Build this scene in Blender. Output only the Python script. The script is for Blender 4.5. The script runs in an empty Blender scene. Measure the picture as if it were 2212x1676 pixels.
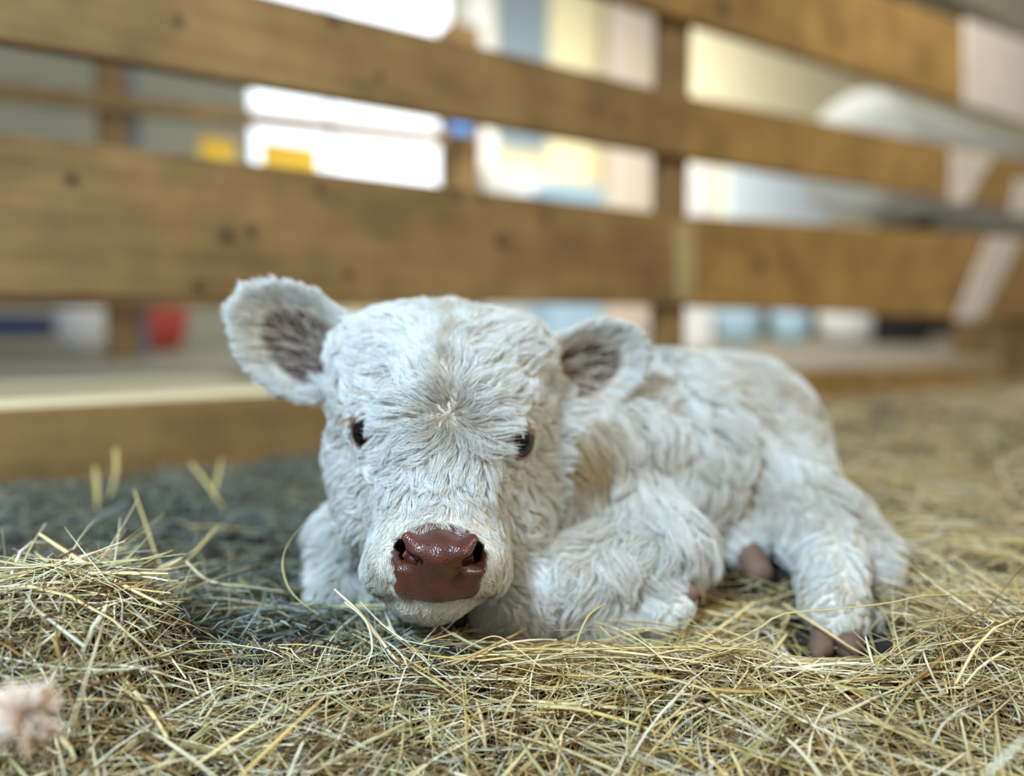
import bpy, bmesh, math, random
import numpy as np
from mathutils import Vector, Matrix, kdtree

SC = bpy.context.scene
COL = SC.collection
rng = np.random.default_rng(7)
random.seed(7)

# ------------------------------------------------------------------ camera
W_PX, H_PX = 2212, 1676
LENS = 26.0
FPX = LENS / 36.0 * W_PX
CAM_H = 0.26
PITCH = math.atan((700 - 838) / FPX)            # horizon at pixel row 700
cam_d = bpy.data.cameras.new('camera')
cam = bpy.data.objects.new('camera', cam_d)
COL.objects.link(cam)
cam.location = (0, 0, CAM_H)
cam.rotation_euler = (math.pi / 2 + PITCH, 0, 0)
cam_d.sensor_width = 36.0
cam_d.lens = LENS
cam_d.clip_start = 0.02
cam_d.clip_end = 200
cam_d.dof.use_dof = True
cam_d.dof.focus_distance = 0.603
cam_d.dof.aperture_fstop = 1.15
cam_d.dof.aperture_blades = 0
SC.camera = cam

# ------------------------------------------------------------------ world and lights
world = bpy.data.worlds.new('sky')
SC.world = world
world.use_nodes = True
wn, wl = world.node_tree.nodes, world.node_tree.links
wn.clear()
w_out = wn.new('ShaderNodeOutputWorld')
w_bg = wn.new('ShaderNodeBackground')
w_tc = wn.new('ShaderNodeTexCoord')
w_sep = wn.new('ShaderNodeSeparateXYZ')
w_map = wn.new('ShaderNodeMapRange')
w_ramp = wn.new('ShaderNodeValToRGB')
wl.new(w_tc.outputs['Generated'], w_sep.inputs[0])
wl.new(w_sep.outputs['X'], w_map.inputs['Value'])
w_map.inputs['From Min'].default_value = -0.9
w_map.inputs['From Max'].default_value = 0.9
wl.new(w_map.outputs['Result'], w_ramp.inputs['Fac'])
w_ramp.color_ramp.elements[0].color = (0.66, 0.82, 1.0, 1)
w_ramp.color_ramp.elements[1].color = (1.0, 0.90, 0.74, 1)
wl.new(w_ramp.outputs['Color'], w_bg.inputs['Color'])
w_glow = wn.new('ShaderNodeMapRange')           # the sky is brightest over the yard behind the barn
w_glow.interpolation_type = 'SMOOTHSTEP'
wl.new(w_sep.outputs['Y'], w_glow.inputs['Value'])
w_glow.inputs['From Min'].default_value = 0.55
w_glow.inputs['From Max'].default_value = 0.95
w_glow.inputs['To Min'].default_value = 0.31
w_glow.inputs['To Max'].default_value = 1.6
wl.new(w_glow.outputs['Result'], w_bg.inputs['Strength'])
wl.new(w_bg.outputs[0], w_out.inputs[0])


def area_light(name, loc, target, size, power, color, spread=180):
    d = bpy.data.lights.new(name, 'AREA')
    d.shape = 'RECTANGLE'
    d.size, d.size_y = size
    d.energy = power
    d.color = color
    d.spread = math.radians(spread)
    o = bpy.data.objects.new(name, d)
    COL.objects.link(o)
    o.location = loc
    o.rotation_euler = (Vector(target) - Vector(loc)).to_track_quat('-Z', 'Y').to_euler()
    return o


# daylight of the open barn door (cool, from above left) and of the yard doors on the right (warm)
area_light('door_daylight', (-0.9, -0.5, 1.7), (0.0, 0.7, 0.15), (0.5, 0.4), 55, (0.62, 0.81, 1.0))
area_light('yard_daylight', (2.9, -0.4, 1.6), (1.2, 1.7, 0.3), (0.8, 1.2), 34, (1.0, 0.84, 0.60))

# unseen fill lamps added beyond the fence to brighten the back wall and aisle
area_light('wall_fill', (1.2, 5.4, 3.2), (1.6, 8.6, 0.8), (3.0, 1.0), 72, (1.0, 0.97, 0.90), 130)
area_light('aisle_fill', (0.4, 2.4, 2.6), (1.2, 5.2, 0.3), (3.0, 0.8), 46, (1.0, 0.98, 0.94), 120)


SC.view_settings.view_transform = 'Standard'
SC.view_settings.look = 'None'
SC.view_settings.exposure = 0.82
SC.view_settings.gamma = 1.0
SC.view_settings.use_curve_mapping = False
SC.cycles.use_denoising = True
SC.cycles.max_bounces = 6
SC.cycles.diffuse_bounces = 3
SC.cycles.glossy_bounces = 3
SC.cycles.transmission_bounces = 3
SC.cycles.transparent_max_bounces = 4
SC.cycles.use_adaptive_sampling = True
SC.cycles.adaptive_threshold = 0.02

# ------------------------------------------------------------------ pixel helpers
_R = np.array([1.0, 0, 0])
_F = np.array([0, math.cos(PITCH), math.sin(PITCH)])
_U = np.array([0, -math.sin(PITCH), math.cos(PITCH)])
CAM = np.array([0, 0, CAM_H])


def ray(px, py):
    return _F + _R * ((px - W_PX / 2) / FPX) + _U * ((H_PX / 2 - py) / FPX)


def at(px, py, Y):
    """the point that stands at distance Y in front of the lens and shows at this pixel"""
    d = ray(px, py)
    return CAM + d * (Y / d[1])


def ground_at(px, py, z=0.0):
    d = ray(px, py)
    return CAM + d * ((z - CAM_H) / d[2])


def project(P):
    q = P - CAM
    x, y, z = q @ _R, q @ _U, q @ _F
    return W_PX / 2 + FPX * x / z, H_PX / 2 - FPX * y / z


def pr(px, Y):
    return px * Y / FPX


# ------------------------------------------------------------------ object helpers
def link(o, parent=None):
    COL.objects.link(o)
    if parent is not None:
        o.parent = parent
        o.matrix_parent_inverse = parent.matrix_basis.inverted()
    return o


def tag(o, label=None, cat=None, group=None, kind=None):
    for k, v in (('label', label), ('category', cat), ('group', group), ('kind', kind)):
        if v:
            o[k] = v
    return o


def empty(name, loc, label=None, cat=None, group=None):
    o = bpy.data.objects.new(name, None)
    COL.objects.link(o)
    o.empty_display_size = 0.05
    o.location = tuple(float(c) for c in loc)
    return tag(o, label, cat, group)


def mesh_np(name, V, F, mat, parent=None, smooth=True, colors=None):
    """V (n,3), F (m,4) or (m,3) -> one mesh object; colors (n,3) becomes the point attribute 'tint'"""
    V = np.asarray(V, dtype=np.float32)
    F = np.asarray(F, dtype=np.int32)
    k = F.shape[1]
    me = bpy.data.meshes.new(name)
    me.vertices.add(len(V))
    me.vertices.foreach_set('co', V.ravel())
    me.loops.add(F.size)
    me.loops.foreach_set('vertex_index', F.ravel())
    me.polygons.add(len(F))
    me.polygons.foreach_set('loop_start', np.arange(0, F.size, k, dtype=np.int32))
    me.polygons.foreach_set('loop_total', np.full(len(F), k, dtype=np.int32))
    me.update(calc_edges=True)
    me.validate()
    if smooth:
        me.polygons.foreach_set('use_smooth', np.ones(len(me.polygons), dtype=bool))
    if colors is not None:
        at_ = me.attributes.new('tint', 'FLOAT_COLOR', 'POINT')
        c = np.ones((len(V), 4), dtype=np.float32)
        c[:, :3] = colors
        at_.data.foreach_set('color', c.ravel())
    me.materials.append(mat)
    return link(bpy.data.objects.new(name, me), parent)


def bm_obj(name, bm, mat, parent=None, smooth=False):
    me = bpy.data.meshes.new(name)
    bmesh.ops.recalc_face_normals(bm, faces=bm.faces)
    bm.to_mesh(me)
    bm.free()
    if smooth:
        me.polygons.foreach_set('use_smooth', np.ones(len(me.polygons), dtype=bool))
    me.materials.append(mat)
    return link(bpy.data.objects.new(name, me), parent)


def hexa(corners, bevel=0.0, segs=2):
    """bmesh of a six-sided solid: four front corners (loop) then the four back ones"""
    bm = bmesh.new()
    v = [bm.verts.new(tuple(c)) for c in corners]
    for f in ((0, 1, 2, 3), (7, 6, 5, 4), (0, 4, 5, 1), (1, 5, 6, 2), (2, 6, 7, 3), (3, 7, 4, 0)):
        bm.faces.new([v[i] for i in f])
    if bevel:
        bmesh.ops.bevel(bm, geom=list(bm.edges), offset=bevel, segments=segs, affect='EDGES', profile=0.5)
    return bm


# ------------------------------------------------------------------ materials
def new_mat(name):
    m = bpy.data.materials.new(name)
    m.use_nodes = True
    nt = m.node_tree
    return m, nt.nodes, nt.links, nt.nodes['Principled BSDF']


def plain(name, col, rough=0.6, metal=0.0, noise=0.12, scale=18.0, coat=0.0):
    m, N, L, B = new_mat(name)
    t = N.new('ShaderNodeTexNoise')
    t.inputs['Scale'].default_value = scale
    t.inputs['Detail'].default_value = 5
    tc = N.new('ShaderNodeTexCoord')
    L.new(tc.outputs['Object'], t.inputs['Vector'])
    mx = N.new('ShaderNodeMix')
    mx.data_type = 'RGBA'
    c = np.array(col)
    mx.inputs[6].default_value = (*np.clip(c * (1 - noise), 0, 1), 1)
    mx.inputs[7].default_value = (*np.clip(c * (1 + noise), 0, 1), 1)
    L.new(t.outputs['Fac'], mx.inputs[0])
    L.new(mx.outputs[2], B.inputs['Base Color'])
    B.inputs['Roughness'].default_value = rough
    B.inputs['Metallic'].default_value = metal
    B.inputs['Coat Weight'].default_value = coat
    return m


def attr_mat(name, rough=0.6, spec=0.3, transl=0.0, attr='tint'):
    m, N, L, B = new_mat(name)
    a = N.new('ShaderNodeAttribute')
    a.attribute_name = attr
    L.new(a.outputs['Color'], B.inputs['Base Color'])
    B.inputs['Roughness'].default_value = rough
    B.inputs['Specular IOR Level'].default_value = spec
    if transl:
        T = N.new('ShaderNodeBsdfTranslucent')
        L.new(a.outputs['Color'], T.inputs['Color'])
        mx = N.new('ShaderNodeMixShader')
        mx.inputs[0].default_value = transl
        L.new(B.outputs[0], mx.inputs[1])
        L.new(T.outputs[0], mx.inputs[2])
        L.new(mx.outputs[0], N['Material Output'].inputs['Surface'])
    return m


def srgb(r, g, b):
    def f(c):
        c = c / 255.0
        return c / 12.92 if c <= 0.04045 else ((c + 0.055) / 1.055) ** 2.4
    return np.array([f(r), f(g), f(b)])
FUR, HAY = 1.0, 1.0

# ------------------------------------------------------------------ the pen fence plane
F_A = at(0, 700, 1.20)
F_A[2] = 0.0
F_D = np.array([(3300 - 1106) / FPX, 1.0, 0.0])
F_D /= np.linalg.norm(F_D)
F_N = np.array([-F_D[1], F_D[0], 0.0])           # points away from the calf
UP = np.array([0, 0, 1.0])


def on_fence(px, py, v=0.0):
    d = ray(px, py)
    t = ((F_A + F_N * v - CAM) @ F_N) / (d @ F_N)
    return CAM + d * t


def uvz(u, v, z):
    return F_A + F_D * u + F_N * v + UP * z


def fence_uz(px, py, v=0.0):
    P = on_fence(px, py, v)
    return (P - F_A) @ F_D, P[2]


def slab(name, corners_px, v, th, mat, parent=None, bevel=0.004):
    """corner pixels TL TR BR BL on the plane v behind the fence face -> a solid board of thickness th"""
    fr = [on_fence(x, y, v) for x, y in corners_px]
    return bm_obj(name, hexa(fr + [p + F_N * th for p in fr], bevel), mat, parent)


def box_uvz(name, u0, u1, v0, v1, z0, z1, mat, parent=None, bevel=0.004):
    fr = [uvz(u0, v0, z1), uvz(u1, v0, z1), uvz(u1, v0, z0), uvz(u0, v0, z0)]
    bk = [p + F_N * (v1 - v0) for p in fr]
    return bm_obj(name, hexa(fr + bk, bevel), mat, parent)


def box_px(name, x0, y0, x1, y1, v, th, mat, parent=None, bevel=0.004):
    """upright box on the plane v: its pixel extents are read at its own left top and right bottom corners"""
    u0, z1 = fence_uz(x0, y0, v)
    u1, z0 = fence_uz(x1, y1, v)
    return box_uvz(name, u0, u1, v, v + th, z0, z1, mat, parent, bevel)


KNOTS = [(385, 45, .012), (720, 42, .016), (155, 390, .013), (690, 408, .011), (985, 412, .020), (1040, 420, .017),
         (490, 512, .016), (1085, 520, .020), (752, 592, .012), (1180, 470, .013), (545, 500, .012), (1560, 20, .035),
         (1290, 240, .014), (1340, 260, .014), (1700, 560, .02), (1640, 570, .03), (820, 165, .012), (430, 620, .012)]


def wood(name, dark, light, knots=True):
    m, N, L, B = new_mat(name)
    geo = N.new('ShaderNodeNewGeometry')
    rot = N.new('ShaderNodeVectorRotate')
    rot.rotation_type = 'Z_AXIS'
    rot.inputs['Angle'].default_value = -math.atan2(F_D[1], F_D[0])
    L.new(geo.outputs['Position'], rot.inputs['Vector'])
    mp = N.new('ShaderNodeMapping')
    mp.inputs['Scale'].default_value = (3.0, 3.0, 60.0)
    L.new(rot.outputs[0], mp.inputs['Vector'])
    n1 = N.new('ShaderNodeTexNoise')
    n1.inputs['Scale'].default_value = 1.0
    n1.inputs['Detail'].default_value = 7
    n1.inputs['Roughness'].default_value = 0.65
    n1.inputs['Distortion'].default_value = 0.5
    L.new(mp.outputs[0], n1.inputs['Vector'])
    n2 = N.new('ShaderNodeTexNoise')
    n2.inputs['Scale'].default_value = 7.0
    n2.inputs['Detail'].default_value = 4
    L.new(geo.outputs['Position'], n2.inputs['Vector'])
    r = N.new('ShaderNodeValToRGB')
    r.color_ramp.elements[0].position = 0.30
    r.color_ramp.elements[1].position = 0.72
    r.color_ramp.elements[0].color = (*dark, 1)
    r.color_ramp.elements[1].color = (*light, 1)
    mx = N.new('ShaderNodeMath')
    mx.operation = 'MULTIPLY_ADD'
    mx.inputs[1].default_value = 0.55
    L.new(n2.outputs['Fac'], mx.inputs[0])
    m2 = N.new('ShaderNodeMath')
    m2.operation = 'MULTIPLY'
    m2.inputs[1].default_value = 0.45
    L.new(n1.outputs['Fac'], m2.inputs[0])
    L.new(m2.outputs[0], mx.inputs[2])
    L.new(mx.outputs[0], r.inputs['Fac'])
    col = r.outputs['Color']
    if knots:
        for (x, y, rad) in KNOTS:
            P = on_fence(x, y)
            d = N.new('ShaderNodeVectorMath')
            d.operation = 'DISTANCE'
            d.inputs[1].default_value = tuple(P)
            L.new(geo.outputs['Position'], d.inputs[0])
            mr = N.new('ShaderNodeMapRange')
            mr.interpolation_type = 'SMOOTHSTEP'
            mr.inputs['From Min'].default_value = rad * 0.35
            mr.inputs['From Max'].default_value = rad * 1.5
            mr.inputs['To Min'].default_value = 0.75
            mr.inputs['To Max'].default_value = 0.0
            L.new(d.outputs['Value'], mr.inputs['Value'])
            k = N.new('ShaderNodeMix')
            k.data_type = 'RGBA'
            k.inputs[7].default_value = (*(np.array(dark) * 0.30), 1)
            L.new(mr.outputs[0], k.inputs[0])
            L.new(col, k.inputs[6])
            col = k.outputs[2]
    L.new(col, B.inputs['Base Color'])
    B.inputs['Roughness'].default_value = 0.62
    B.inputs['Specular IOR Level'].default_value = 0.25
    bp = N.new('ShaderNodeBump')
    bp.inputs['Strength'].default_value = 0.25
    bp.inputs['Distance'].default_value = 0.003
    L.new(n1.outputs['Fac'], bp.inputs['Height'])
    L.new(bp.outputs[0], B.inputs['Normal'])
    return m


M_WOOD = wood('fence_wood', srgb(84, 64, 34), srgb(146, 116, 70))
M_WOOD2 = wood('fence_wood_warm', srgb(98, 74, 36), srgb(160, 126, 70))
M_POST = wood('post_wood', srgb(92, 70, 40), srgb(150, 124, 80), knots=False)
M_PALEWOOD = wood('pale_wood', srgb(128, 108, 68), srgb(172, 150, 104), knots=False)
M_SUNPATCH = wood('sun_patch_wood', srgb(166, 160, 148), srgb(196, 188, 174), knots=False)  # pale tone that paints sunlight onto the fence boards

fence = empty('pen_fence', uvz(0.9, 0, 0), 'brown plank fence with wide horizontal boards standing behind the calf', 'fence')
slab('board', [(-900, -361), (1482, 205), (1482, 340), (-900, -70)], 0, 0.040, M_WOOD, fence)
slab('board', [(1484, 205), (2420, 384), (2420, 484), (1484, 341)], -0.004, 0.040, M_WOOD2, fence)
slab('board', [(-900, 177), (1504, 468), (1504, 660), (-900, 624)], 0, 0.040, M_WOOD, fence)
slab('board', [(1507, 466), (2420, 528), (2420, 700), (1507, 664)], -0.004, 0.040, M_WOOD2, fence)
slab('board', [(900, -370), (2420, 170), (2420, 330), (900, -140)], -0.002, 0.040, M_WOOD2, fence)
slab('board', [(-900, 937), (1482, 806), (1482, 955), (-900, 1140)], 0, 0.045, M_WOOD, fence)
slab('board', [(1484, 806), (2175, 795), (2175, 872), (1484, 940)], -0.004, 0.10, M_WOOD2, fence)
# upright posts behind the boards
u0, _ = fence_uz(1424, 700, 0.042)
u1, _ = fence_uz(1482, 700, 0.042)
box_uvz('post', u0, u1, 0.042, 0.042 + .040, -0.03, 1.35, M_POST, fence, 0.006)
u0, _ = fence_uz(2168, 700, 0.05)
u1, _ = fence_uz(2290, 700, 0.05)
box_uvz('post', u0, u1, 0.05, 0.28, -0.03, 0.32, M_POST, fence, 0.008)
box_uvz('post', -0.62, -0.54, 0.042, 0.12, -0.03, 1.35, M_POST, fence, 0.006)
# thin pale strip over the right end of the left wide board
slab('pale_strip', [(1462, 478), (1504, 482), (1504, 655), (1462, 652)], -0.010, 0.012, M_PALEWOOD, fence, 0.002)
# patches of sunlight on the right hand boards, built as thin pale slabs
slab('sun_patch', [(2060, 322), (2150, 336), (2088, 442), (2055, 436)], -0.016, 0.012, M_SUNPATCH, fence, 0.004)
slab('sun_patch', [(2140, 512), (2212, 516), (2118, 694), (2066, 690)], -0.016, 0.012, M_SUNPATCH, fence, 0.004)
slab('sun_patch', [(2200, 385), (2290, 395), (2260, 470), (2188, 462)], -0.016, 0.012, M_SUNPATCH, fence, 0.004)
slab('sun_patch', [(2088, 40), (2420, 160), (2420, 332), (2088, 226)], -0.018, 0.014, M_SUNPATCH, fence, 0.004)

# ------------------------------------------------------------------ the barn beyond the fence
AISLE = 0.10


def at_v(px, v, z=AISLE):
    """the point of plane v behind the fence that shows in column px, at height z"""
    u, _ = fence_uz(px, 700, v)
    return uvz(u, v, z)


def structure(o, label, cat):
    return tag(o, label, cat, kind='structure')


M_CONC = plain('aisle_concrete', srgb(150, 142, 124), 0.85, noise=0.18, scale=6)
M_WALLG = plain('grey_wall', srgb(172, 174, 160), 0.9, noise=0.06, scale=3)
M_WALLC = plain('cream_wall', srgb(228, 220, 184), 0.9, noise=0.06, scale=3)
M_CREAM = plain('cream_door', srgb(236, 228, 186), 0.8, noise=0.03)
M_LAV = plain('pale_panel', srgb(202, 190, 176), 0.8, noise=0.05)
M_WHITE = plain('white_plastic', srgb(236, 238, 236), 0.5, noise=0.03)
M_PBLUE = plain('pale_blue_plastic', srgb(176, 208, 226), 0.45, noise=0.04)
M_SKY = plain('blue_plastic', srgb(96, 150, 214), 0.45, noise=0.04)
M_NAVY = plain('navy_cloth', srgb(36, 52, 104), 0.9)
M_RED = plain('red_plastic', srgb(206, 88, 80), 0.4, noise=0.06)
M_PINK = plain('pink_plastic', srgb(226, 170, 176), 0.45)
M_YEL = plain('yellow_board', srgb(224, 184, 52), 0.55)
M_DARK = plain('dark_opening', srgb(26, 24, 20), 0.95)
M_TANK = plain('tank_metal', srgb(172, 173, 168), 0.6, metal=0.0, noise=0.06, scale=4)
M_SLATE = plain('slate_sheet', srgb(108, 112, 124), 0.7, noise=0.06)
M_GLASSG = plain('blue_grey_panel', srgb(136, 152, 164), 0.35)
M_SUNSTRIP = plain('sunlit_floor', srgb(232, 222, 184), 0.75, noise=0.06, scale=8)  # sunlight on the floor put into a pale colour

structure(box_uvz('floor', -8, 16, 0.06, 9.0, -0.06, AISLE, M_CONC, None, 0), 'grey concrete aisle floor behind the plank fence', 'floor')
# back wall in pieces round the bright doorway
V_W = 5.2
u_a, _ = fence_uz(556, 700, V_W)
u_b, _ = fence_uz(988, 700, V_W)
structure(box_uvz('wall_left', -8, u_a, V_W, V_W + .15, AISLE, 3.2, M_WALLG, None, 0), 'pale grey barn wall left of the bright doorway', 'wall')
structure(box_uvz('wall_right', u_b, 30, V_W, V_W + .15, AISLE, 8.0, M_WALLC, None, 0), 'cream barn wall right of the bright doorway', 'wall')
structure(box_uvz('wall_low', u_a, u_b, V_W + .02, V_W + .12, AISLE, 0.62, M_WALLC, None, 0), 'low cream wall across the bottom of the doorway', 'wall')
structure(box_px('door_1', 1190, -260, 1322, 720, V_W - .08, .06, M_CREAM), 'bright cream door in the back wall', 'door')
structure(box_px('door_2', 1326, -260, 1500, 720, V_W - .5, .06, M_LAV), 'pale dull panel door beside the cream door', 'door')
structure(box_px('window_1', 1078, -60, 1182, 330, V_W - .06, .04, M_GLASSG), 'blue grey window left of the cream door', 'window')
structure(box_px('trim_1', 1004, -260, 1068, 720, V_W - .14, .10, M_WHITE, None, 0.01), 'white upright post between doorway and window', 'pillar')
structure(box_px('trim_2', 702, -260, 722, 720, V_W + .02, .06, M_SLATE, None, 0.004), 'thin dark upright in the bright doorway', 'door frame')
V_P = 3.8
u_c, _ = fence_uz(1486, 700, V_P)
structure(box_uvz('wall_partition', u_c, 20, V_P, V_P + .1, AISLE, 6.0, M_WALLC, None, 0), 'cream partition wall right of the fence post', 'wall')
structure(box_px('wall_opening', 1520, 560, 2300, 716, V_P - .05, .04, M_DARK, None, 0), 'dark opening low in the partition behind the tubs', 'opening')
structure(box_px('window_2', 1574, 330, 1798, 520, V_P - .05, .04, plain('ice_blue_pane', srgb(214, 228, 238), .35, noise=.03), None, 0.01), 'pale ice blue window in the partition, left of the tank', 'window')
structure(box_px('beam', 1500, -330, 2900, 60, 0.5, .25, plain('beam_paint', srgb(140, 134, 112), .8), None, 0.01), 'olive grey beam above the right end of the fence', 'beam')

# the neighbouring pen's fence across the aisle
far = empty('aisle_fence', at_v(480, 2.3), 'tan rail fence of the next pen across the aisle, left', 'fence')
slab('rail', [(-500, 118), (985, 288), (985, 314), (-500, 162)], 2.25, .05, M_POST, far, 0.004)
slab('rail', [(-500, 634), (985, 648), (985, 668), (-500, 664)], 2.25, .05, M_POST, far, 0.004)
for x0, x1 in ((236, 296), (984, 1042)):
    a, _ = fence_uz(x0, 700, 2.3)
    b, _ = fence_uz(x1, 700, 2.3)
    box_uvz('post', a, b, 2.30, 2.30 + (b - a), AISLE, 2.0, M_POST, far, 0.006)
a, _ = fence_uz(302, 700, 2.34)
b, _ = fence_uz(322, 700, 2.34)
box_uvz('post', a, b, 2.34, 2.38, AISLE, 2.0, M_SLATE, far, 0.004)

tag(box_px('wall_board', 430, 292, 512, 440, 2.6, .03, M_YEL), 'yellow board behind the tan rail, the left of two', 'board')
tag(box_px('wall_board', 566, 300, 690, 450, 2.6, .03, M_YEL), 'wider yellow board behind the tan rail, beside the bright doorway', 'board')
tag(box_px('feed_sack', 980, 256, 1022, 292, 2.18, .06, M_SKY, None, 0.01), 'small blue sack hung on the far tan post', 'sack')
tag(box_uvz('plastic_crate', fence_uz(1050, 700, 3.3)[0], fence_uz(1185, 700, 3.3)[0], 3.3, 3.6, AISLE, fence_uz(1050, 366, 3.3)[1], M_WHITE, None, 0.02), 'white crate behind the wide board, left of the post', 'crate')
tag(box_uvz('plastic_crate', fence_uz(1200, 700, 2.7)[0], fence_uz(1304, 700, 2.7)[0], 2.7, 3.0, AISLE, fence_uz(1200, 388, 2.7)[1], M_PBLUE, None, 0.02), 'pale aqua crate behind the wide board next to the post', 'crate')


def lathe(name, prof, center, mat, parent=None, seg=40):
    bm = bmesh.new()
    rings = []
    for r, z in prof:
        rings.append([bm.verts.new((center[0] + r * math.cos(a), center[1] + r * math.sin(a), center[2] + z))
                      for a in np.linspace(0, 2 * math.pi, seg, endpoint=False)])
    for p, q in zip(rings[:-1], rings[1:]):
        for i in range(seg):
            bm.faces.new((p[i], p[(i + 1) % seg], q[(i + 1) % seg], q[i]))
    bm.faces.new(rings[0][::-1])
    bm.faces.new(rings[-1])
    return bm_obj(name, bm, mat, parent, True)


def tub(px, v, w_px, h, mat, label, cat='tub', name='tub', rim=None):
    P = at_v(px, v)
    r = pr(w_px / 2, P[1])
    root = empty(name, P, label, cat)
    lathe('body', [(r * .45, 0), (r * .66, .025), (r * .90, .10), (r * .98, h * .6), (r, h), (r * .95, h), (r * .9, h * .6), (r * .5, .04)], P, mat, root)
    lathe('rim', [(r * .98, h - .03), (r * 1.05, h - .03), (r * 1.05, h + .01), (r * .98, h + .01)], P, rim or mat, root)
    return root


tub(1594, 2.1, 102, .34, M_PBLUE, 'pale blue tub beyond the fence, first right of the post')
tub(1708, 2.1, 84, .30, M_PBLUE, 'pale blue tub with pink foot between the blue and white tubs')
tub(1836, 2.05, 134, .34, M_WHITE, 'wide white tub beyond the fence, right of the blue ones')
tub(345, 3.4, 118, .34, M_RED, 'red tub on the aisle floor behind the left ear', rim=M_PINK)
tub(192, 3.4, 124, .33, M_WHITE, 'white tub left of the red one on the aisle floor')
o = box_px('folded_tarp', -300, 684, 122, 724, 3.6, .5, M_NAVY, None, 0.03)
tag(o, 'low navy tarp bundle on the aisle floor at the far left', 'tarp')
tag(box_uvz('sunlit_strip', -3.2, fence_uz(545, 846, .34)[0], 0.16, 0.66, AISLE + .001, AISLE + .022, M_SUNSTRIP, None, 0.003),  # sunlit part of the floor, its light built as a pale slab
    'wide strip of sunlight on the aisle floor behind the lowest board, built as a pale slab', 'sunlit_strip')

# the silver tank behind the right half of the fence
tank = empty('tank', at_v(2100, 1.5), 'big silver grey tank lying behind the right half of the fence', 'tank')
P0 = on_fence(1850, 335, 1.5)
R_T = 0.44
bm = bmesh.new()
rings = []
prof = [(-.16, .0), (-.15, .35), (-.10, .7), (-.04, .92), (0, 1), (5, 1), (5.1, .7), (5.14, 0.02)]
for (d_, k_) in prof:
    c_ = P0 + F_D * d_
    rings.append([bm.verts.new(tuple(c_ + (F_N * math.cos(a) + UP * math.sin(a)) * R_T * max(k_, .02))) for a in np.linspace(0, 2 * math.pi, 56, endpoint=False)])
for p, q in zip(rings[:-1], rings[1:]):
    for i in range(56):
        bm.faces.new((p[i], p[(i + 1) % 56], q[(i + 1) % 56], q[i]))
bm_obj('shell', bm, M_TANK, tank, True)
for d_ in (0.7, 3.6):
    c_ = P0 + F_D * d_
    u_ = (c_ - F_A) @ F_D
    box_uvz('leg', u_, u_ + .10, 1.30, 1.70, AISLE, c_[2] - R_T * .8, M_DARK, tank, 0.004)
tag(box_uvz('plastic_drum', fence_uz(1478, 700, 1.3)[0], fence_uz(1545, 700, 1.3)[0], 1.3, 1.45, AISLE, fence_uz(1484, 352, 1.3)[1], M_WHITE, None, 0.03), 'white drum just right of the fence post', 'drum')

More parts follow.
